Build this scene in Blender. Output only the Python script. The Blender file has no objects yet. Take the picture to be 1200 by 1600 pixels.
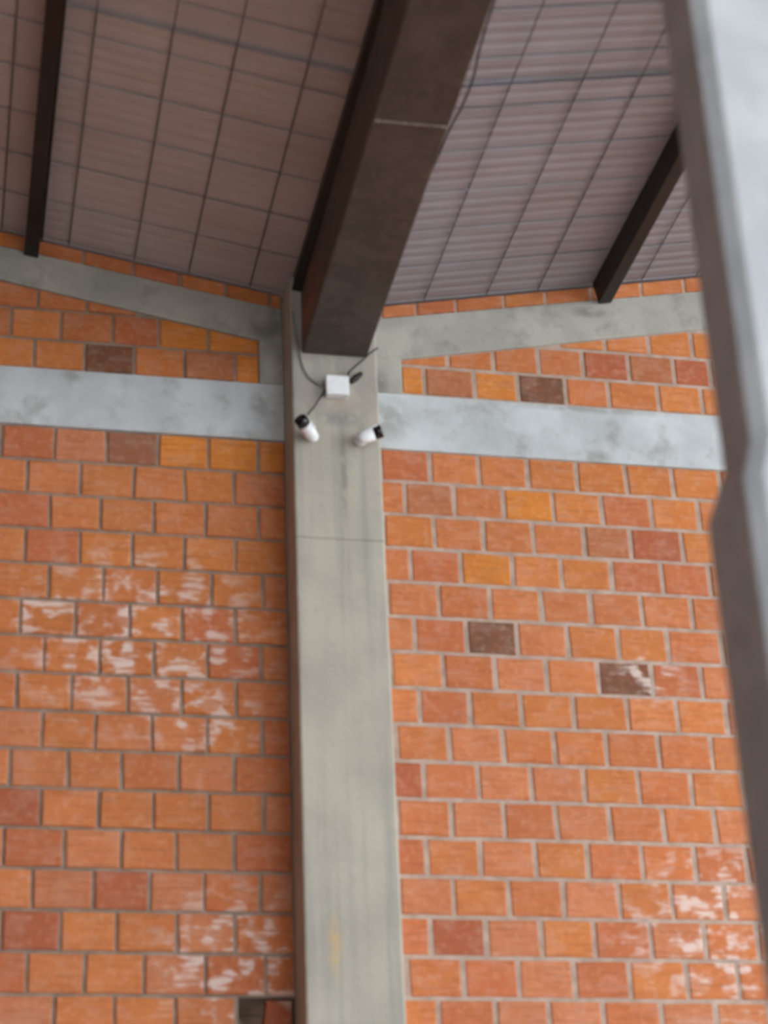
import bpy, bmesh, math, random
from mathutils import Matrix, Vector
random.seed(7)
scene = bpy.context.scene
COL = scene.collection
Z0 = 5.76                                  # height of the underside of the tie beam above the floor

# ------------------------------------------------------------------ camera
F_PX, YAW, PITCH, ROLL = 3182.44, -0.224288, 0.473799, 0.045028
R = (Matrix.Rotation(YAW, 3, 'Z') @ Matrix.Rotation(PITCH, 3, 'X') @ Matrix.Rotation(ROLL, 3, 'Y'))
cam_d = bpy.data.cameras.new('camera')
cam = bpy.data.objects.new('camera', cam_d); COL.objects.link(cam)
M = Matrix((R.col[0], R.col[2], -R.col[1])).transposed().to_4x4()
M.translation = (-1.654189, -7.327476, Z0 - 4.158580)
cam.matrix_world = M
cam_d.sensor_fit = 'VERTICAL'; cam_d.sensor_height = 36.0; cam_d.sensor_width = 27.0
cam_d.lens = F_PX / 1600.0 * 36.0
cam_d.clip_start = 0.05; cam_d.clip_end = 300
cam_d.dof.use_dof = True                    # the photograph is slightly out of focus, the near pillar more so
cam_d.dof.focus_distance = 16.0
cam_d.dof.aperture_fstop = 2.5
scene.camera = cam

# ------------------------------------------------------------------ sky light and exposure
w = bpy.data.worlds.new('overcast_sky'); scene.world = w; w.use_nodes = True
bg = w.node_tree.nodes['Background']
bg.inputs['Color'].default_value = (0.90, 0.95, 1.0, 1); bg.inputs['Strength'].default_value = 1.0
scene.view_settings.view_transform = 'Standard'; scene.view_settings.look = 'None'
scene.view_settings.gamma = 1.0; scene.view_settings.use_curve_mapping = False
scene.view_settings.exposure = 2.35
try: scene.cycles.max_bounces = 8; scene.cycles.diffuse_bounces = 6
except Exception: pass

# ------------------------------------------------------------------ helpers
def link(o, parent=None):
    COL.objects.link(o)
    if parent is not None: o.parent = parent
    return o
def tag(o, label=None, cat=None, group=None, kind=None):
    if label: o['label'] = label
    if cat: o['category'] = cat
    if group: o['group'] = group
    if kind: o['kind'] = kind
    return o
def empty(name, loc=(0, 0, 0)):
    o = bpy.data.objects.new(name, None); o.empty_display_size = 0.1; o.location = loc
    return link(o)
def mesh_of(name, verts, faces, mat=None, smooth=False):
    m = bpy.data.meshes.new(name); m.from_pydata([tuple(v) for v in verts], [], faces); m.update()
    bm = bmesh.new(); bm.from_mesh(m); bmesh.ops.recalc_face_normals(bm, faces=bm.faces); bm.to_mesh(m); bm.free()
    if mat: m.materials.append(mat)
    if smooth:
        for p in m.polygons: p.use_smooth = True
    return m
def build(name, verts, faces, mat, parent=None, smooth=False, loc=None, rot=None):
    o = bpy.data.objects.new(name, mesh_of(name, verts, faces, mat, smooth))
    if loc: o.location = loc
    if rot: o.rotation_euler = rot
    return link(o, parent)
def box_vf(x0, x1, y0, y1, z0, z1):
    v = [(x0,y0,z0),(x1,y0,z0),(x1,y1,z0),(x0,y1,z0),(x0,y0,z1),(x1,y0,z1),(x1,y1,z1),(x0,y1,z1)]
    f = [(0,1,2,3),(4,5,6,7),(0,1,5,4),(1,2,6,5),(2,3,7,6),(3,0,4,7)]
    return v, f
def bevel(o, width=0.004, seg=2):
    b = o.modifiers.new('bevel', 'BEVEL'); b.width = width; b.segments = seg; b.limit_method = 'ANGLE'
    return o
def prism_xz(pts, y0, y1):
    """closed prism of an XZ outline between two depths (front y0)"""
    n = len(pts)
    v = [(x, y0, z) for x, z in pts] + [(x, y1, z) for x, z in pts]
    f = [tuple(range(n)), tuple(range(n, 2*n))] + [(i, (i+1) % n, n + (i+1) % n, n + i) for i in range(n)]
    return v, f
def lathe(profile, seg=24):
    """(r, z) profile turned about Z"""
    v, f = [], []
    for r, z in profile:
        for k in range(seg):
            a = 2*math.pi*k/seg; v.append((r*math.cos(a), r*math.sin(a), z))
    for i in range(len(profile)-1):
        for k in range(seg):
            f.append((i*seg+k, i*seg+(k+1) % seg, (i+1)*seg+(k+1) % seg, (i+1)*seg+k))
    f.append(tuple(range(seg))); f.append(tuple(range((len(profile)-1)*seg, len(profile)*seg)))
    return v, f
def tube_vf(pts, rad, seg=8, sub=6):
    """a smooth tube through the points (Catmull-Rom)"""
    P = [Vector(p) for p in pts]; path = []
    for i in range(len(P)-1):
        p0 = P[max(i-1, 0)]; p1 = P[i]; p2 = P[i+1]; p3 = P[min(i+2, len(P)-1)]
        for s in range(sub):
            t = s/sub
            path.append(0.5*((2*p1)+(-p0+p2)*t+(2*p0-5*p1+4*p2-p3)*t*t+(-p0+3*p1-3*p2+p3)*t**3))
    path.append(P[-1])
    v, f = [], []
    for i, c in enumerate(path):
        d = (path[min(i+1, len(path)-1)]-path[max(i-1, 0)]).normalized()
        a = d.cross(Vector((0.31, 0.2, 0.93))).normalized(); b = d.cross(a)
        for k in range(seg):
            t = 2*math.pi*k/seg; v.append(c + rad*(math.cos(t)*a+math.sin(t)*b))
    n = len(path)
    for i in range(n-1):
        for k in range(seg):
            f.append((i*seg+k, i*seg+(k+1) % seg, (i+1)*seg+(k+1) % seg, (i+1)*seg+k))
    f.append(tuple(range(seg))); f.append(tuple(range((n-1)*seg, n*seg)))
    return v, f

# ------------------------------------------------------------------ materials
class NT:
    def __init__(s, name):
        s.m = bpy.data.materials.new(name); s.m.use_nodes = True
        s.t = s.m.node_tree; s.b = s.t.nodes['Principled BSDF']; s._pos = None
    def n(s, typ, **kw):
        x = s.t.nodes.new(typ)
        for k, v in kw.items(): setattr(x, k, v)
        return x
    def put(s, sock, v):
        if hasattr(v, 'is_output'): s.t.links.new(v, sock)
        else: sock.default_value = v
    def pos(s):
        if s._pos is None: s._pos = s.n('ShaderNodeNewGeometry').outputs['Position']
        return s._pos
    def math(s, op, a, b=0.0, clamp=False):
        x = s.n('ShaderNodeMath', operation=op, use_clamp=clamp); s.put(x.inputs[0], a); s.put(x.inputs[1], b)
        return x.outputs[0]
    def mapped(s, vec, scale=(1, 1, 1), loc=(0, 0, 0)):
        x = s.n('ShaderNodeMapping'); s.put(x.inputs['Vector'], vec)
        x.inputs['Scale'].default_value = scale; x.inputs['Location'].default_value = loc
        return x.outputs[0]
    def noise(s, vec, scale, detail=4, rough=0.55):
        x = s.n('ShaderNodeTexNoise'); s.put(x.inputs['Vector'], vec)
        x.inputs['Scale'].default_value = scale; x.inputs['Detail'].default_value = detail; x.inputs['Roughness'].default_value = rough
        return x.outputs['Fac']
    def ramp(s, v, a, b, lo=0.0, hi=1.0):
        x = s.n('ShaderNodeMapRange', interpolation_type='SMOOTHSTEP'); s.put(x.inputs[0], v)
        x.inputs[1].default_value = a; x.inputs[2].default_value = b; x.inputs[3].default_value = lo; x.inputs[4].default_value = hi
        return x.outputs[0]
    def mix(s, f, a, b, mode='MIX'):
        x = s.n('ShaderNodeMix', data_type='RGBA', blend_type=mode); s.put(x.inputs[0], f)
        for i, c in ((6, a), (7, b)): s.put(x.inputs[i], c if hasattr(c, 'is_output') else (*c, 1.0))
        return x.outputs[2]
    def blob(s, cx, cz, rx, rz, cy=0.0, ry=1e3, soft=(1.0, 0.2)):
        """stain or painted-bounce mask: 1 at the centre of an ellipse on the wall, 0 at its rim"""
        v = s.mapped(s.pos(), (1/rx, 1/ry, 1/rz), (-cx/rx, -cy/ry, -(cz+Z0)/rz))
        x = s.n('ShaderNodeVectorMath', operation='LENGTH'); s.put(x.inputs[0], v)
        return s.ramp(x.outputs['Value'], soft[0], soft[1])
    def bump(s, h, strength=0.3, dist=0.005):
        x = s.n('ShaderNodeBump'); s.put(x.inputs['Height'], h); x.inputs['Strength'].default_value = strength
        x.inputs['Distance'].default_value = dist; s.t.links.new(x.outputs[0], s.b.inputs['Normal'])
    def done(s, color, rough=0.8, metal=0.0, spec=0.3):
        s.put(s.b.inputs['Base Color'], color if hasattr(color, 'is_output') else (*color, 1.0))
        s.put(s.b.inputs['Roughness'], rough); s.b.inputs['Metallic'].default_value = metal
        s.b.inputs['Specular IOR Level'].default_value = spec
        return s.m

def brick_material():
    s = NT('fired_clay_brick')
    oi = s.n('ShaderNodeObjectInfo'); geo = s.n('ShaderNodeNewGeometry')
    p = s.pos()
    base = oi.outputs['Color']
    rnd = geo.outputs['Random Per Island']
    n1 = s.noise(p, 9, 4); n2 = s.noise(s.mapped(p, (6, 6, 75)), 1.0, 3)
    col = s.mix(s.ramp(n1, 0.35, 0.7, 0.0, 0.55), base, s.mix(0.5, base, (0.42, 0.10, 0.035)))
    col = s.mix(s.ramp(rnd, 0.0, 1.0, 0.0, 0.18), col, (0.40, 0.13, 0.07))
    col = s.mix(s.ramp(n2, 0.45, 0.75, 0.0, 0.45), col, (0.26, 0.075, 0.025))        # combing marks of the clay
    col = s.mix(s.ramp(s.noise(p, 34, 3), 0.48, 0.75, 0.0, 0.6), col, s.mix(0.30, base, (0.80, 0.46, 0.30)))
    # lime efflorescence where it shows on this wall
    area = s.blob(-0.98, -0.92, 0.72, 0.55)
    for b in ((-0.62, -2.2, 0.42, 0.42), (1.30, -2.05, 0.62, 0.50), (1.1, -1.0, 0.22, 0.16), (-0.75, -1.25, .35, .22), (-1.35, -0.83, .25, .2)):
        area = s.math('MAXIMUM', area, s.blob(*b))
    area = s.math('MAXIMUM', area, 0.10)
    fl = s.ramp(s.noise(s.mapped(p, (11, 11, 13)), 1.0, 2, 0.5), 0.46, 0.60)
    streak = s.ramp(s.noise(s.mapped(p, (9, 9, 46)), 1.0, 1, 0.5), 0.40, 0.56, 0.22, 1.0)
    white = s.math('MULTIPLY', s.math('MULTIPLY', fl, streak), area)
    col = s.mix(s.math('MULTIPLY', white, 0.80), col, (0.76, 0.63, 0.57))
    h = s.math('ADD', s.math('MULTIPLY', n2, 0.7), s.noise(p, 60, 3))
    s.bump(h, 0.35, 0.004)
    return s.done(col, 0.82, 0, 0.25)
def mortar_material(name, c0, c1):
    s = NT(name); p = s.pos()
    col = s.mix(s.ramp(s.noise(p, 14, 4), 0.3, 0.7), c0, c1)
    s.bump(s.noise(p, 70, 4), 0.5, 0.006)
    return s.done(col, 0.95, 0, 0.1)
def concrete_material(name, c0, c1, dirt, scale=5.0, dirt_lo=0.55, dirt_hi=0.75, streak=None, extra=None, bump=0.3):
    s = NT(name); p = s.pos()
    col = s.mix(s.ramp(s.noise(p, scale, 5), 0.3, 0.7), c0, c1)
    if streak: col = s.mix(s.ramp(s.noise(s.mapped(p, (22, 22, 0.8)), 1.0, 3), 0.45, 0.75, 0, 0.5), col, streak)
    col = s.mix(s.ramp(s.noise(p, scale*1.7, 6, 0.65), dirt_lo, dirt_hi, 0, 0.55), col, dirt)
    if extra: col = extra(s, col)
    s.bump(s.math('ADD', s.noise(p, 45, 5), s.math('MULTIPLY', s.noise(p, 8, 2), 0.7)), bump, 0.006)
    return s.done(col, 0.88, 0, 0.2)
def plain(name, c, rough=0.5, metal=0.0, spec=0.4, var=0.12, scale=30):
    s = NT(name)
    d = tuple(x*(1-var*2) for x in c)
    col = s.mix(s.ramp(s.noise(s.pos(), scale, 3), 0.35, 0.7), c, d)
    return s.done(col, rough, metal, spec)

def column_marks(s, col):
    p = s.pos()
    n = s.noise(p, 25, 4)
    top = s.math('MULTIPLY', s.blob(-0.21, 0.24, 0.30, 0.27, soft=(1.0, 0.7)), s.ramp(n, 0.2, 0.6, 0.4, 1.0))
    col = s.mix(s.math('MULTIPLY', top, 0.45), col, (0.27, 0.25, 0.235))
    # pour joint, yellow drip, dark wet streak, smeared mortar at the top of the column
    z = s.n('ShaderNodeSeparateXYZ'); s.put(z.inputs[0], p)
    zz = s.math('ADD', z.outputs[2], s.math('MULTIPLY', n, 0.012))
    line = s.math('COMPARE', zz, Z0-0.545); s.t.nodes[-1].inputs[2].default_value = 0.0045
    col = s.mix(s.math('MULTIPLY', line, 0.38), col, (0.16, 0.14, 0.12))
    drip = s.math('MULTIPLY', s.blob(-0.285, -2.2, 0.035, 0.17), s.ramp(n, 0.3, 0.6))
    col = s.mix(s.math('MULTIPLY', drip, 0.75), col, (0.56, 0.40, 0.20))
    wet = s.math('MULTIPLY', s.blob(-0.19, -0.25, 0.02, 0.28), s.ramp(n, 0.25, 0.6))
    col = s.mix(s.math('MULTIPLY', wet, 0.55), col, (0.17, 0.17, 0.16))
    band = s.math('MULTIPLY', s.blob(-0.20, 0.0, 0.13, 0.05), s.ramp(n, 0.25, 0.55))
    col = s.mix(s.math('MULTIPLY', band, 0.6), col, (0.21, 0.22, 0.21))
    pk = s.math('MULTIPLY', s.blob(-0.20, 0.10, 0.09, 0.10), s.ramp(n, 0.3, 0.6))
    return s.mix(s.math('MULTIPLY', pk, 0.5), col, (0.42, 0.33, 0.26))

def tie_marks(s, col):
    n = s.noise(s.pos(), 16, 4)
    for b in ((0.05, 0.13, 0.14, 0.15), (-0.50, 0.16, 0.06, 0.10), (-1.28, 0.25, 0.05, 0.06), (1.05, 0.14, 0.06, 0.10), (0.95, 0.26, 0.5, 0.035), (0.95, 0.02, 0.12, 0.05)):
        col = s.mix(s.math('MULTIPLY', s.math('MULTIPLY', s.blob(*b), s.ramp(n, 0.3, 0.55)), 0.6), col, (0.26, 0.255, 0.23))
    return col
def rake_marks(s, col):
    n = s.noise(s.pos(), 18, 4)
    for b in ((-0.47, 0.53, 0.10, 0.06), (-0.42, 0.60, 0.06, 0.12), (0.02, 0.30, 0.06, 0.10), (1.0, 0.76, 0.12, 0.04)):
        col = s.mix(s.math('MULTIPLY', s.math('MULTIPLY', s.blob(*b), s.ramp(n, 0.25, 0.5)), 0.6), col, (0.15, 0.145, 0.13))
    for b in ((-0.45, 0.36, 0.05, 0.10),):
        col = s.mix(s.math('MULTIPLY', s.blob(*b), 0.6), col, (0.50, 0.51, 0.48))
    return col
M_BRICK = brick_material()
M_MORTAR = mortar_material('grey_mortar', (0.24, 0.19, 0.15), (0.36, 0.29, 0.235))
M_MORTAR_R = mortar_material('pale_pinkish_mortar', (0.38, 0.285, 0.23), (0.52, 0.405, 0.335))
M_TIE = concrete_material('pale_plastered_concrete', (0.46, 0.49, 0.50), (0.60, 0.64, 0.66), (0.27, 0.26, 0.225), 3.5, 0.50, 0.72, None, tie_marks)
M_RAKE = concrete_material('rough_grey_concrete', (0.33, 0.325, 0.29), (0.45, 0.435, 0.38), (0.19, 0.18, 0.155), 4.0, 0.48, 0.70, None, rake_marks)
M_COL = concrete_material('board_marked_concrete', (0.40, 0.375, 0.315), (0.49, 0.455, 0.38), (0.27, 0.255, 0.225), 4.0, 0.60, 0.8, (0.28, 0.28, 0.26), column_marks)
M_PILLAR = concrete_material('light_cast_concrete', (0.41, 0.43, 0.45), (0.51, 0.53, 0.55), (0.30, 0.31, 0.31), 5.0, 0.55, 0.75)
M_FLOOR = concrete_material('floor_concrete', (0.36, 0.345, 0.32), (0.42, 0.40, 0.37), (0.28, 0.265, 0.25), 0.8)
M_ADDED_WALL = concrete_material('added_wall_dark', (0.15, 0.105, 0.085), (0.18, 0.125, 0.10), (0.11, 0.08, 0.065), 1.0)  # dark tone of the added walls, so they bounce little light
def steel_material(name, c0, c1, rust, rough=0.55, bounce_tint=False):
    s = NT(name); p = s.pos()
    col = s.mix(s.ramp(s.noise(p, 7, 5, 0.65), 0.35, 0.7), c0, c1)
    col = s.mix(s.ramp(s.noise(p, 38, 4, 0.7), 0.56, 0.72, 0, 0.7), col, rust)
    if bounce_tint:      # orange light bounced off the bricks, painted into the beam end
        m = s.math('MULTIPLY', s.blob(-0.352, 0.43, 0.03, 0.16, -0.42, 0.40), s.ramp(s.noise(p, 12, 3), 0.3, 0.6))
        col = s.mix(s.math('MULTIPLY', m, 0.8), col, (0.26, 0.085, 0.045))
    s.bump(s.noise(p, 55, 4), 0.25, 0.003)
    return s.done(col, rough, 0, 0.35)
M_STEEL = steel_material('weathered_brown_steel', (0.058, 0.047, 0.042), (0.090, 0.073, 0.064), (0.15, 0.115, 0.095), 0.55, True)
M_BLACK = steel_material('black_painted_steel', (0.010, 0.008, 0.007), (0.016, 0.012, 0.010), (0.022, 0.014, 0.010), 0.45)
M_WELD = plain('weld_bead', (0.34, 0.30, 0.27), 0.5, 0.3)
def sheet_material(name, c0, c1, c2):
    s = NT(name); p = s.pos()
    col = s.mix(s.ramp(s.noise(p, 2.2, 4), 0.3, 0.7), c0, c1)
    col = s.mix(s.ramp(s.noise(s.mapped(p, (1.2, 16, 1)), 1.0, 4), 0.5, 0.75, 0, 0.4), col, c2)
    return s.done(col, 0.55, 0, 0.35)
M_SHEET_L = sheet_material('brightened_roof_sheet', (0.42, 0.355, 0.335), (0.475, 0.415, 0.40), (0.36, 0.275, 0.23))  # left sheets brightened and warmed in colour where little light reaches
M_SHEET_R = sheet_material('sky_tinted_roof_sheet', (0.275, 0.245, 0.255), (0.32, 0.295, 0.32), (0.24, 0.19, 0.165))  # right sheets toned darker and bluer; sky tint put into the colour
M_WIRE = plain('dark_wire', (0.075, 0.058, 0.052), 0.6)
M_WHITE = plain('white_plastic', (0.84, 0.86, 0.88), 0.35, 0, 0.5, 0.03)
M_GLASS = plain('black_lens_cover', (0.010, 0.010, 0.011), 0.12, 0, 0.5, 0.05)
M_CABLE = plain('black_cable', (0.014, 0.013, 0.013), 0.5)
M_GREYC = plain('grey_cable', (0.25, 0.24, 0.22), 0.6)
M_GALV = plain('galvanised_gutter', (0.20, 0.18, 0.17), 0.5)

# ------------------------------------------------------------------ the setting
X_L, X_R = -6.5, 8.5                     # added side wall on the left, the hall opens on the right
RL, RR = 0.179, 0.198                    # roof slopes either side of the valley
def roof_l(x): return 0.727 - RL*(x + 0.366)
def roof_r(x): return 0.723 + RR*(x - 0.059)

floor = build('floor', *box_vf(-22, 26, -30, 14, -0.15, 0.0), M_FLOOR); tag(floor, kind='structure')
wf = build('added_wall_front', *box_vf(X_L, -2.4, -14.2, -14, 0, Z0+2.2), M_ADDED_WALL); tag(wf, kind='structure')  # unseen partial rear wall, added to keep light off the pillar's left face
wl = build('added_wall_left', *box_vf(X_L-0.2, X_L, -14, 0.14, 0, Z0+2.2), M_ADDED_WALL); tag(wl, kind='structure')  # unseen wall, added to stop light coming in from the left

# mortar core of the brick wall, with the knocked-out hole low beside the column
HX0, HX1, HZ0, HZ1 = -0.606, -0.398, -2.478, -2.326
def joined(parts):
    V, Fc = [], []
    for v, f in parts:
        n = len(V); V += list(v); Fc += [tuple(i+n for i in q) for q in f]
    return V, Fc
CL, CR = -0.395, -0.032                  # column
MY = 0.009
left_bits = [prism_xz([(X_L, HZ1), (CL+.02, HZ1), (CL+.02, roof_l(CL)-.015), (X_L, roof_l(X_L)-.015)], MY, 0.30),
             prism_xz([(X_L, HZ0), (HX0, HZ0), (HX0, HZ1), (X_L, HZ1)], MY, 0.30),
             prism_xz([(X_L, -Z0), (CL+.02, -Z0), (CL+.02, HZ0), (X_L, HZ0)], MY, 0.30),
             prism_xz([(HX0, HZ0), (CL+.02, HZ0), (CL+.02, HZ1), (HX0, HZ1)], 0.29, 0.30)]
right_bits = [prism_xz([(CR-.02, -Z0), (X_R, -Z0), (X_R, roof_r(X_R)-.015), (CR-.02, roof_r(CR)-.015)], MY-0.005, 0.30)]
wall = build('wall_back', *joined(left_bits + right_bits), M_MORTAR, loc=(0, 0, Z0)); tag(wall, kind='structure')
wall.data.materials.append(M_MORTAR_R)
for pg in wall.data.polygons:
    if pg.center.x > CR-0.03: pg.material_index = 1

# ------------------------------------------------------------------ bricks
LJ = [[-1.554,-1.342,-1.132,-0.919,-0.714,-0.505],[-1.446,-1.234,-1.018,-0.812,-0.608],[-1.351,-1.148,-0.936,-0.725,-0.508],
 [-1.443,-1.229,-1.019,-0.81,-0.605],[-1.343,-1.131,-0.919,-0.701,-0.495],[-1.447,-1.236,-1.023,-0.819,-0.607],
 [-1.351,-1.137,-0.928,-0.717,-0.505],[-1.449,-1.241,-1.028,-0.818,-0.605],[-1.349,-1.148,-0.931,-0.718,-0.505],
 [-1.461,-1.246,-1.045,-0.828,-0.616],[-1.342,-1.127,-0.924,-0.715,-0.503],[-1.471,-1.25,-1.039,-0.837,-0.618],
 [-1.36,-1.139,-0.933,-0.731,-0.52],[-1.463,-1.253,-1.05,-0.832,-0.616],[-1.369,-1.163,-0.951,-0.727,-0.504],[-1.267,-1.053,-0.835,-0.613]]
RJ = [[0.225,0.437,0.653,0.871,1.09,1.302,1.519],[0.11,0.32,0.535,0.752,0.967,1.19,1.402],[0.226,0.439,0.653,0.877,1.081,1.31],
 [0.12,0.333,0.553,0.763,0.983,1.204,1.417],[0.231,0.447,0.665,0.878,1.098,1.319],[0.122,0.339,0.552,0.765,0.982,1.195,1.431],
 [0.232,0.447,0.664,0.881,1.112,1.326],[0.127,0.334,0.546,0.763,0.99,1.201,1.415],[0.24,0.46,0.671,0.887,1.107,1.332],
 [0.129,0.349,0.564,0.781,1.007,1.229,1.447],[0.231,0.441,0.652,0.872,1.094,1.309],[0.124,0.338,0.556,0.767,0.989,1.208],
 [0.222,0.439,0.658,0.88,1.095,1.312],[0.124,0.342,0.556,0.765,0.991,1.212],[0.242,0.456,0.673,0.893,1.12,1.328],[0.139,0.357,0.563,0.776,1.004,1.222]]
UL = {'A': [-1.441,-1.232,-1.025,-0.815,-0.6], 'B': [-1.541,-1.335,-1.118,-0.924,-0.713], 'C': [-1.648,-1.434,-1.229], 'D': [-1.55], 'E': [-1.65]}
UR = {'A': [0.221,0.444,0.641,0.856,1.052,1.281,1.484], 'B': [0.331,0.537,0.742,0.947,1.158,1.369,1.54], 'C': [1.058,1.264,1.47], 'D': [1.37, 1.58], 'E': [1.48]}
TL = [-1.251,-1.035,-0.835,-0.638,-0.446]
TR = [0.045,0.202,0.383,0.605,0.799,1.02,1.259,1.469]
PIT, ROW = 0.2143, 0.155
OR1, OR2, ORG = (0.63, 0.220, 0.056), (0.60, 0.205, 0.068), (0.71, 0.250, 0.038)
RED, PNK, DRK, BRN, DRD = (0.54, 0.165, 0.066), (0.60, 0.225, 0.110), (0.150, 0.080, 0.050), (0.43, 0.165, 0.072), (0.42, 0.120, 0.055)
SPECIAL = {  # bricks the photograph shows in another shade: panel, row, index from the left
 ('L',0,1): RED, ('L',0,2): PNK, ('L',0,3): (0.29, 0.125, 0.070), ('L',0,4): ORG, ('L',0,5): ORG, ('L',0,6): ORG, ('L',3,1): RED, ('L',2,1): RED,
 ('L',4,0): BRN, ('L',12,3): DRD, ('L',13,1): DRD, ('L',11,5): RED, ('L',10,1): DRD, ('L',14,1): RED, ('L',11,1): RED, ('L',6,5): RED, ('L',5,4): RED,
 ('R',0,0): RED, ('R',1,1): BRN, ('R',2,4): BRN, ('R',2,5): DRD, ('R',3,1): RED, ('R',3,2): ORG, ('R',5,2): DRK, ('R',5,1): RED, ('R',6,4): DRK,
 ('R',6,5): RED, ('R',1,3): ORG, ('R',1,5): RED, ('R',7,1): RED, ('R',9,0): DRD, ('R',13,1): DRD, ('R',3,5): RED, ('R',3,6): RED, ('R',0,5): OR1, ('R',13,4): RED,
 ('R',11,0): RED, ('R',14,1): RED, ('R',15,1): RED,
 ('LA',0,2): DRK, ('LA',0,1): OR1, ('LA',0,4): BRN, ('LA',0,5): ORG, ('LA',0,6): ORG, ('LB',0,4): ORG, ('LB',0,5): ORG, ('LB',0,3): RED, ('LB',0,6): RED,
 ('RA',0,0): ORG, ('RA',0,1): BRN, ('RA',0,2): ORG, ('RA',0,3): DRK, ('RB',0,4): DRD, ('RB',0,5): BRN, ('RB',0,6): DRD, ('RC',0,1): OR1,
 ('TL',0,3): RED, ('TR',0,2): RED}
def tone(key, z):
    if key in SPECIAL: c = SPECIAL[key]
    else:
        t = min(1.0, max(0.0, -z/2.4)); t = t*0.75 + random.uniform(-0.15, 0.3)
        c = [a + (b-a)*min(1, max(0, t)) for a, b in zip(OR1 if random.random() < .6 else OR2, random.choice((PNK, RED, OR2)))]
    k = random.uniform(0.9, 1.08)
    return tuple(min(1, x*k) for x in c) + (1.0,)

def clip_poly(poly, keep):
    """cut a convex XZ polygon by the half-plane keep(x, z) >= 0 (keep is linear)"""
    out = []
    for i, a in enumerate(poly):
        b = poly[(i+1) % len(poly)]; ka, kb = keep(*a), keep(*b)
        if ka >= 0: out.append(a)
        if (ka >= 0) != (kb >= 0):
            t = ka/(ka-kb); out.append((a[0]+(b[0]-a[0])*t, a[1]+(b[1]-a[1])*t))
    return out
def brick_vf(poly, ch=0.004, depth=0.075):
    """a brick face of the given outline with worn (chamfered) edges"""
    n = len(poly); cx = sum(p[0] for p in poly)/n; cz = sum(p[1] for p in poly)/n
    def inset(p):
        dx, dz = cx-p[0], cz-p[1]; l = math.hypot(dx, dz) or 1; k = min(ch*1.6, l*.4)/l
        return (p[0]+dx*k, p[1]+dz*k)
    v = [(inset(p)[0], 0.0, inset(p)[1]) for p in poly] + [(x, ch, z) for x, z in poly] + [(x, depth, z) for x, z in poly]
    f = [tuple(range(n))] + [(i, (i+1) % n, n+(i+1) % n, n+i) for i in range(n)] + [(n+i, n+(i+1) % n, 2*n+(i+1) % n, 2*n+i) for i in range(n)]
    f.append(tuple(range(2*n, 3*n)))
    return v, f
FULL_W, FULL_H = 0.200, 0.1405
FULL = []
for k in range(5):      # a few worn variants of the whole brick, shared by all copies
    j = lambda: random.uniform(-0.0028, 0.0028)
    w2, h2 = FULL_W/2, FULL_H/2
    FULL.append(mesh_of('brick', *brick_vf([(-w2+j(), -h2+j()), (0, -h2+j()*.6), (w2+j(), -h2+j()), (w2+j(), h2+j()), (0, h2+j()*.6), (-w2+j(), h2+j())]), M_BRICK))
FAR = []
count = [0]
def brick(poly, key, in_view, whole=None):
    if len(poly) < 3: return
    xs = [p[0] for p in poly]; zs = [p[1] for p in poly]
    if max(xs)-min(xs) < 0.012 or max(zs)-min(zs) < 0.012: return
    cx, cz = (min(xs)+max(xs))/2, (min(zs)+max(zs))/2
    y = random.uniform(-0.0025, 0.0015)
    if not in_view:
        v, f = brick_vf(poly); FAR.append(([(a, b+y, c) for a, b, c in v], f)); return
    if whole:
        m = random.choice(FULL)
        o = bpy.data.objects.new('brick', m); o.scale = (whole/FULL_W, 1, (max(zs)-min(zs))/FULL_H)
        o.rotation_euler = (0, random.uniform(-0.010, 0.010), 0)
    else:
        v, f = brick_vf([(x-cx, z-cz) for x, z in poly])
        o = bpy.data.objects.new('brick', mesh_of('brick', v, f, M_BRICK))
    o.location = (cx, y, cz); o.color = tone(key, cz)
    link(o, wall); count[0] += 1
JW = {'L': 0.0125, 'R': 0.0190}
BED = {'L': 0.0066, 'R': 0.0082}
def course(panel, key0, row, joints, zb, x_lo, x_hi, cuts=()):
    """one course of bricks between x_lo and x_hi from its joints; goes on at the same pitch past them"""
    js = sorted(joints)
    while js[0] > x_lo: js.insert(0, js[0]-PIT)
    while js[-1] < x_hi: js.append(js[-1]+PIT)
    js = [x for x in js if x_lo+0.012 < x < x_hi-0.012]
    js = [x_lo] + js + [x_hi]
    # index bricks from the leftmost one the photograph shows
    first = 0
    if panel == 'L':
        first = sum(1 for x in js[1:] if x < -1.64)
    elif key0 == 'R':
        first = sum(1 for x in js[1:] if x < 0.06)
    jw = JW[panel]
    for i in range(len(js)-1):
        a = js[i] + (jw/2 if i else 0.004); b = js[i+1] - (jw/2 if i < len(js)-2 else 0.004)
        if b-a < 0.01: continue
        z0, z1 = zb+BED[panel], zb+ROW-BED[panel]
        poly = [(a, z0), (b, z0), (b, z1), (a, z1)]
        n0 = poly
        for c in cuts: poly = clip_poly(poly, c)
        if panel == 'L' and row == 15 and a > -0.64: continue       # the knocked-out brick
        mid = (a+b)/2
        vis = (-1.72 < mid < 1.60) and zb > -2.6
        brick(poly, (key0, row, i-first), vis, (b-a) if poly is n0 and 0.185 < b-a < 0.215 else None)
BOT = int(Z0/ROW)
for row in range(BOT+1):
    zb = -ROW*(row+1)
    if zb < -Z0: break
    lj = LJ[row] if row < 16 else LJ[8 + row % 2]
    rj = RJ[row] if row < 16 else RJ[8 + row % 2]
    course('L', 'L', row, lj, zb, X_L, CL)
    course('R', 'R', row, rj, zb, CR, X_R)
TIE_T = 0.270
def rake_lb(x): return 0.491 - 0.186*(x+0.523)      # underside / top of the raking concrete beams
def rake_lt(x): return 0.644 - 0.177*(x+0.368)
def rake_rb(x): return 0.444 + 0.198*(x-0.133)
def rake_rt(x): return 0.646 + 0.188*(x-0.056)
UROW = 0.146
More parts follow.
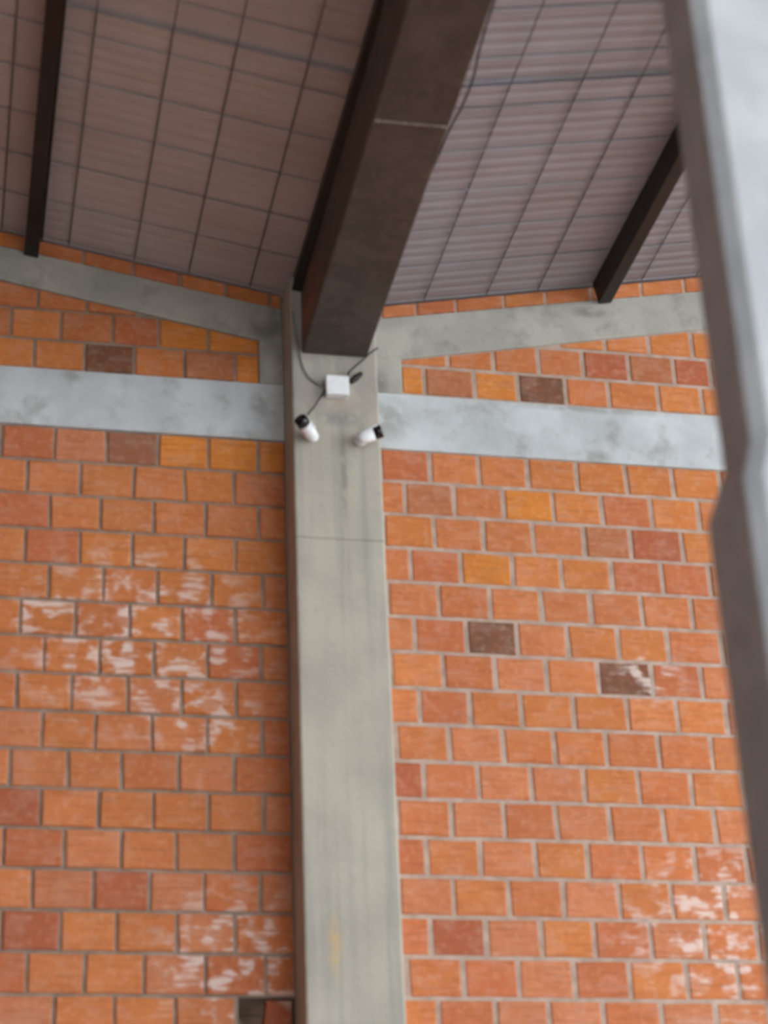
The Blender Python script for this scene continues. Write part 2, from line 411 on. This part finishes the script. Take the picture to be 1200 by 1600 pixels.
for k, nm in enumerate('ABCDEFGHIJKLMNO'):
    zb = TIE_T + k*UROW
    ROWs, ROW = ROW, UROW
    lj = UL.get(nm) or [UL['A'][0] - (0.105 if k % 2 else 0)]
    rj = UR.get(nm) or [UR['A'][-1] + (0.105 if k % 2 else 0)]
    course('L', 'L'+nm, 0, lj, zb, X_L, -0.497, (lambda x, z: rake_lb(x)-0.004-z,))
    course('R', 'R'+nm, 0, rj, zb, 0.122, X_R, (lambda x, z: rake_rb(x)-0.004-z,))
    ROW = ROWs
# the course laid on the rake under the roof sheets
def rake_course(panel, key, joints, x_lo, x_hi, bot, top):
    js = sorted(joints)
    while js[0] > x_lo+PIT*.3: js.insert(0, js[0]-PIT)
    while js[-1] < x_hi-PIT*.3: js.append(js[-1]+PIT)
    js = [x_lo] + [x for x in js if x_lo+.02 < x < x_hi-.02] + [x_hi]
    first = sum(1 for x in js[1:] if x < -1.64) if panel == 'L' else 0
    for i in range(len(js)-1):
        a, b = js[i]+0.006, js[i+1]-0.006
        poly = [(a, bot(a)+0.005), (b, bot(b)+0.005), (b, top(b)-0.012), (a, top(a)-0.012)]
        brick(poly, (key, 0, i-first), -1.72 < (a+b)/2 < 1.60)
rake_course('L', 'TL', TL, X_L, CL, rake_lt, roof_l)
rake_course('R', 'TR', TR, CR, X_R, rake_rt, roof_r)
# bricks past the frame, one mass
far = build('brick_courses_beyond', *joined(FAR), M_BRICK, wall); far.color = (0.56, 0.17, 0.045, 1); tag(far, kind='stuff')
# the broken brick seen inside the hole
v, f = brick_vf([(-0.515, HZ0+.006), (-0.405, HZ0+.006), (-0.405, HZ1-.006), (-0.50, HZ1-.006)])
broken = build('brick', [(a, b+0.022, c) for a, b, c in v], f, M_BRICK, wall); broken.color = (0.36, 0.10, 0.05, 1)

# ------------------------------------------------------------------ concrete frame in the wall
PROT = 0.215                                             # the column stands proud of the bricks
column = build('concrete_column', *box_vf(CL, CR, -PROT, 0.13, -Z0, roof_r(CR)-0.02), M_COL, loc=(0, 0, Z0)); bevel(column, 0.010, 2)
tag(column, 'tall grey concrete column standing proud of the brick wall under the steel beam', 'column')
def beam_xz(name, pts, y0, mat, label):
    o = build(name, *prism_xz(pts, y0, 0.125), mat, loc=(0, 0, Z0)); bevel(o, 0.005, 2)
    return tag(o, label, 'beam', 'concrete beams in the brick wall')
beam_xz('tie_beam', [(X_L, 0.0), (CL, 0.0), (CL, TIE_T), (X_L, TIE_T)], -0.008, M_TIE, 'pale level concrete tie beam in the wall left of the column')
beam_xz('tie_beam', [(CR, -.005), (X_R, -.005), (X_R, TIE_T-.003), (CR, TIE_T-.003)], -0.008, M_TIE, 'pale level concrete tie beam in the wall right of the column')
beam_xz('raking_beam', [(CL, TIE_T), (CL, rake_lt(CL)), (X_L, rake_lt(X_L)), (X_L, rake_lb(X_L)), (-0.497, rake_lb(-0.497)), (-0.497, TIE_T)], -0.007, M_RAKE,
        'rough grey sloping concrete beam below the left roof sheets')
beam_xz('raking_beam', [(CR, TIE_T-.003), (0.122, TIE_T-.003), (0.122, rake_rb(0.122)), (X_R, rake_rb(X_R)), (X_R, rake_rt(X_R)), (CR, rake_rt(CR))], -0.007, M_RAKE,
        'rough grey sloping concrete beam below the right roof sheets')

# ------------------------------------------------------------------ roof
ceiling = empty('ceiling', (0, 0, Z0)); tag(ceiling, kind='structure')
Y_END = -13.0
RIB = 0.27
def sheet_profile(y0, y1, fine):
    """(y, height) of a ribbed sheet: tall ribs every 27 cm and fine stiffening ribs between"""
    pts = [(y0, 0.0)]
    k0 = int(math.floor(-y0/RIB))-1; k1 = int(math.ceil(-y1/RIB))+1
    for k in range(k0, k1+1):
        c = -0.015 - RIB*k; rib = random.uniform(0.008, 0.015)
        for d, h in ((0.012, 0), (0.009, rib), (-0.009, rib), (-0.012, 0)): pts.append((c+d, h))
        for q in (0.0735, 0.135, 0.1965):
            for d, h in ((0.020, 0), (0.008, fine), (-0.008, fine), (-0.020, 0)): pts.append((c-q+d, h))
    pts = [pts[0]] + [p for p in sorted(pts[1:], key=lambda p: -p[0]) if y1+.001 < p[0] < y0-.001] + [(y1, 0.0)]
    return pts
def roof_sheet(xa, xb, zf, y0, y1, drop, fine):
    pr = sheet_profile(y0, y1, fine); n = len(pr); v = []
    for x in (xa, xb):
        for t in (0.0, 0.003):
            for y, h in pr: v.append((x, y, zf(x)+h+t+drop))
    f = []
    for i in range(n-1):
        f += [(i, i+1, 2*n+i+1, 2*n+i), (n+i, n+i+1, 3*n+i+1, 3*n+i), (i, i+1, n+i+1, n+i), (2*n+i, 2*n+i+1, 3*n+i+1, 3*n+i)]
    f += [(0, n, 3*n, 2*n), (n-1, 2*n-1, 4*n-1, 3*n-1)]
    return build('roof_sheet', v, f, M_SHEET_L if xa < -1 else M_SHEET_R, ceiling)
edges = [0.33, -1.49] + [-1.49-1.08*k for k in range(1, 11)]
for i in range(len(edges)-1):
    d = 0.022 if i % 2 else 0.0
    ov = 0.09 if i % 2 else 0.0
    roof_sheet(X_L-0.3, -0.335, roof_l, edges[i]+ov, edges[i+1], d, 0.002)
    roof_sheet(0.0, X_R, roof_r, edges[i]+ov, edges[i+1], d, 0.0045)
Y_RE = edges[-1]
for x in (-2.41, -2.13, -1.87, -1.60, -1.315, -1.035, -0.80, -0.535):
    build('wire', *tube_vf([(x, -0.012, roof_l(x)-0.007), (x, Y_RE, roof_l(x)-0.007)], 0.0026, 6, 1), M_WIRE, ceiling)
for x in (0.237, 0.525, 0.765, 1.262, 1.53, 1.80, 2.07):
    build('wire', *tube_vf([(x, -0.012, roof_r(x)-0.007), (x, Y_RE, roof_r(x)-0.007)], 0.0026, 6, 1), M_WIRE, ceiling)

# ------------------------------------------------------------------ purlins
def purlin(x, zf, slope_ang, label, h=0.105, b=0.06, y0=-0.015):
    """lipped C-section hung under the sheets, square to the roof slope; x = its lower left corner"""
    t = 0.006
    prof = [(0, 0), (b, 0), (b, 0.02), (b-t, 0.02), (b-t, t), (t, t), (t, h-t), (b-t, h-t), (b-t, h-0.02), (b, h-0.02), (b, h), (0, h)]
    n = len(prof); y1 = Y_RE
    v = [(px, y0, pz) for px, pz in prof] + [(px, y1, pz) for px, pz in prof]
    f = [tuple(range(n)), tuple(range(n, 2*n))] + [(i, (i+1) % n, n+(i+1) % n, n+i) for i in range(n)]
    o = build('roof_purlin', v, f, M_BLACK, loc=(x, 0, Z0 + zf(x) - h - 0.004 - 0.02*abs(slope_ang)), rot=(0, slope_ang, 0))
    return tag(o, label, 'purlin', 'steel purlins under the roof')
AL, AR = math.atan(RL), -math.atan(RR)
purlin(-1.502, roof_l, AL, 'black steel purlin crossing the left roof, farthest from the main beam')
purlin(-0.388, roof_l, AL, 'black steel purlin running along the left edge of the main beam', h=0.110, b=0.070, y0=-0.03)
purlin(1.045, roof_r, AR, 'black steel purlin crossing the right roof toward the near pillar')

# ------------------------------------------------------------------ main steel beam in the valley
beam = empty('steel_beam', (-0.213, -PROT, Z0)); beam.rotation_euler = (0, 0, math.radians(-0.6))
tag(beam, 'broad dark brown steel box beam resting on the wall column in the roof valley', 'beam')
BW, BB, BT = 0.137, 0.302, 0.600
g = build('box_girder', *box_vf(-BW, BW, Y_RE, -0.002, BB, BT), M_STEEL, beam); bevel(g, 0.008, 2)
for yy in (-1.56, -4.6, -7.6):          # splice welds across the underside
    vs, fs = [], []
    N = 26
    V2, F2 = [], []
    for k in range(N):
        cx = -BW + 0.006 + (2*BW-0.012)*(k+0.5)/N; r = random.uniform(0.0045, 0.008)
        vv, ff = lathe([(0.0008, -r*.7), (r*.8, -r*.4), (r, 0.001)], 8)
        o_ = len(V2); V2 += [(a+cx, b+yy+random.uniform(-.003, .003), c+BB) for a, b, c in vv]; F2 += [tuple(i+o_ for i in q) for q in ff]
    build('weld_seam', V2, F2, M_WELD, beam, True)
gut = [(-0.085, 0.742), (-0.085, 0.605), (0.12, 0.605), (0.21, 0.735), (0.24, 0.735), (0.24, 0.741), (0.206, 0.741), (0.117, 0.611), (-0.079, 0.611), (-0.079, 0.748), (-0.135, 0.748), (-0.135, 0.742)]
n = len(gut)
build('valley_gutter', [(x, -0.004+.35, z) for x, z in gut] + [(x, Y_RE, z) for x, z in gut],
      [tuple(range(n)), tuple(range(n, 2*n))] + [(i, (i+1) % n, n+(i+1) % n, n+i) for i in range(n)], M_GALV, beam)

# ------------------------------------------------------------------ near pillar
pillar = empty('concrete_pillar', (-0.09, -4.26, 0)); tag(pillar, 'pale concrete pillar near the camera with a stepped wider lower half', 'pillar', kind='thing')
def chamfered(x0, x1, y0, y1, c, d=0.006):
    return [(x0+c, y0), (x1-c, y0), (x1, y0+c), (x1, y1-d), (x1-d, y1), (x0+d, y1), (x0, y1-d), (x0, y0+c)]
def stack(sections, mat, name, parent):
    V, Fc = [], []
    n = len(sections[0][0])
    for ring, z in sections: V += [(x+0.09, y+4.26, z+Z0) for x, y in ring]
    for i in range(len(sections)-1):
        for k in range(n): Fc.append((i*n+k, i*n+(k+1) % n, (i+1)*n+(k+1) % n, (i+1)*n+k))
    Fc += [tuple(range(n)), tuple(range((len(sections)-1)*n, len(sections)*n))]
    return bevel(build(name, V, Fc, mat, parent), 0.004, 2)
up = chamfered(-0.290, 0.10, -4.365, -4.195, 0.028)
lo = chamfered(-0.336, 0.15, -4.415, -4.195, 0.028)
stack([(up, -2.42), (up, BB-0.004)], M_PILLAR, 'upper_shaft', pillar)
stack([(lo, -Z0), (lo, -2.502), (up, -2.392)], M_PILLAR, 'lower_shaft', pillar)

# ------------------------------------------------------------------ things fixed on the column
YF = -PROT
def rounded_box(name, x0, x1, y0, y1, z0, z1, mat, parent, r=0.006):
    return bevel(build(name, *box_vf(x0, x1, y0, y1, z0, z1), mat, parent), r, 3)
jb = empty('junction_box', (-0.213, YF, Z0+0.138)); tag(jb, 'small white square junction box on the column below the beam end', 'box')
rounded_box('box_body', -0.046, 0.046, -0.034, 0, -0.044, 0.042, M_WHITE, jb)
rounded_box('lid', -0.048, 0.048, -0.046, -0.034, -0.046, 0.044, M_WHITE, jb, 0.004)
for sx, sz in ((-1, -1), (1, -1), (-1, 1), (1, 1)):
    build('screw', *lathe([(0.004, 0), (0.004, 0.0015), (0.002, 0.002)], 10), M_WHITE, jb, False, (sx*0.038, -0.046, sz*0.036), (math.pi/2, 0, 0))

def bullet_camera(base, rear, front, label, rad=0.027):
    """round wall base, short arm, white barrel with a sun hood and a black front; rear and front are the ends of the barrel"""
    base = Vector(base); rear = Vector(rear)-base; front = Vector(front)-base
    root = empty('security_camera', base + Vector((0, 0, Z0))); tag(root, label, 'security camera', 'security cameras on the column')
    build('base', *lathe([(0.027, 0), (0.027, 0.010), (0.023, 0.017), (0.012, 0.021)], 24), M_WHITE, root, True, (0, 0, 0), (math.pi/2, 0, 0))
    A = (front-rear); L = A.length; A.normalize()
    joint = rear + A*L*0.25
    build('arm', *tube_vf([(0, -0.017, 0), (0, -0.030, -0.001), joint], 0.010, 10, 4), M_WHITE, root, True)
    Yax = (Vector((0, 0, 1)) - A*A.z).normalized(); Xax = Yax.cross(A)
    rm = Matrix((Xax, Yax, A)).transposed().to_euler()
    cut = L - 0.034
    build('barrel', *lathe([(rad*.45, 0), (rad*.8, 0.004), (rad*.97, 0.012), (rad, 0.022), (rad, cut)], 24), M_WHITE, root, True, rear, rm)
    ring = build('front_ring', *lathe([(rad*.99, cut), (rad*1.0, L-0.002), (rad*.90, L), (rad*.84, L-0.004)], 24), M_GLASS, root, True, rear, rm)
    build('lens', *lathe([(rad*.40, L-0.004), (rad*.40, L-0.001), (rad*.22, L+0.001), (rad*.05, L+0.0015)], 20), M_GLASS, ring, True)
    hood, hf, n = [], [], 14
    for t in (0.0, 0.003):
        for zz in (0.025, L-0.012):
            for k in range(n+1):
                an = math.radians(30+120*k/n); r = rad+0.0015+t
                hood.append((r*math.cos(an), r*math.sin(an), zz))
    m_ = n+1
    for k in range(n):
        hf += [(k, k+1, m_+k+1, m_+k), (2*m_+k, 2*m_+k+1, 3*m_+k+1, 3*m_+k), (k, k+1, 2*m_+k+1, 2*m_+k), (m_+k, m_+k+1, 3*m_+k+1, 3*m_+k)]
    hf += [(0, m_, 3*m_, 2*m_), (n, m_+n, 3*m_+n, 2*m_+n)]
    build('sun_hood', hood, hf, M_WHITE, root, True, rear, rm)
    return root
bullet_camera((-0.318, YF, -0.092), (-0.322, -0.262, -0.120), (-0.388, -0.335, -0.080), 'white security camera with black front turned to the left')
bullet_camera((-0.118, YF, -0.096), (-0.138, -0.275, -0.122), (-0.046, -0.312, -0.098), 'white security camera with black front turned to the right')

def cable(pts, rad, mat, label, name='cable'):
    o = build(name, *tube_vf([(x, y, z+Z0) for x, y, z in pts], rad, 8, 6), mat, None, True)
    return tag(o, label, 'cable')
cable([(-0.030, -0.235, 0.345), (-0.062, -0.240, 0.318), (-0.100, -0.244, 0.275), (-0.152, -0.240, 0.222), (-0.164, -0.236, 0.200)], 0.0035, M_CABLE, 'thin black cable from the beam end down to the white junction box')
v, f = lathe([(0.006, -0.036), (0.011, -0.031), (0.013, 0.0), (0.011, 0.028), (0.005, 0.036)], 14)
conn = build('cable_connector', v, f, M_CABLE, None, True, (-0.127, -0.230, Z0+0.195), Vector((0, 0, 1)).rotation_difference(Vector((0.62, 0, 0.62))).to_euler())
tag(conn, 'dark tubular cable connector against the right side of the white junction box', 'connector')
cable([(-0.261, -0.236, 0.120), (-0.285, -0.236, 0.080), (-0.307, -0.238, 0.040), (-0.338, -0.238, -0.005), (-0.345, -0.232, -0.045), (-0.340, -0.224, -0.078)], 0.0032, M_CABLE, 'thin black cable from the junction box to the left security camera')
cable([(-0.388, -0.222, 0.500), (-0.378, -0.222, 0.398), (-0.362, -0.222, 0.306), (-0.345, -0.222, 0.223), (-0.311, -0.222, 0.171), (-0.263, -0.226, 0.141)], 0.004, M_GREYC, 'grey cable hanging beside the beam end and looping to the junction box')
cable([(-0.086, -1.45, 0.330), (-0.085, -1.62, 0.318), (-0.083, -1.76, 0.310), (-0.074, -1.90, 0.300), (-0.070, -2.05, 0.306), (-0.084, -2.25, 0.320), (-0.096, -2.8, 0.33), (-0.102, -3.3, 0.33)], 0.0038, M_CABLE, 'thin black cable hanging along the right edge of the steel beam')
print('bricks as parts', count[0])
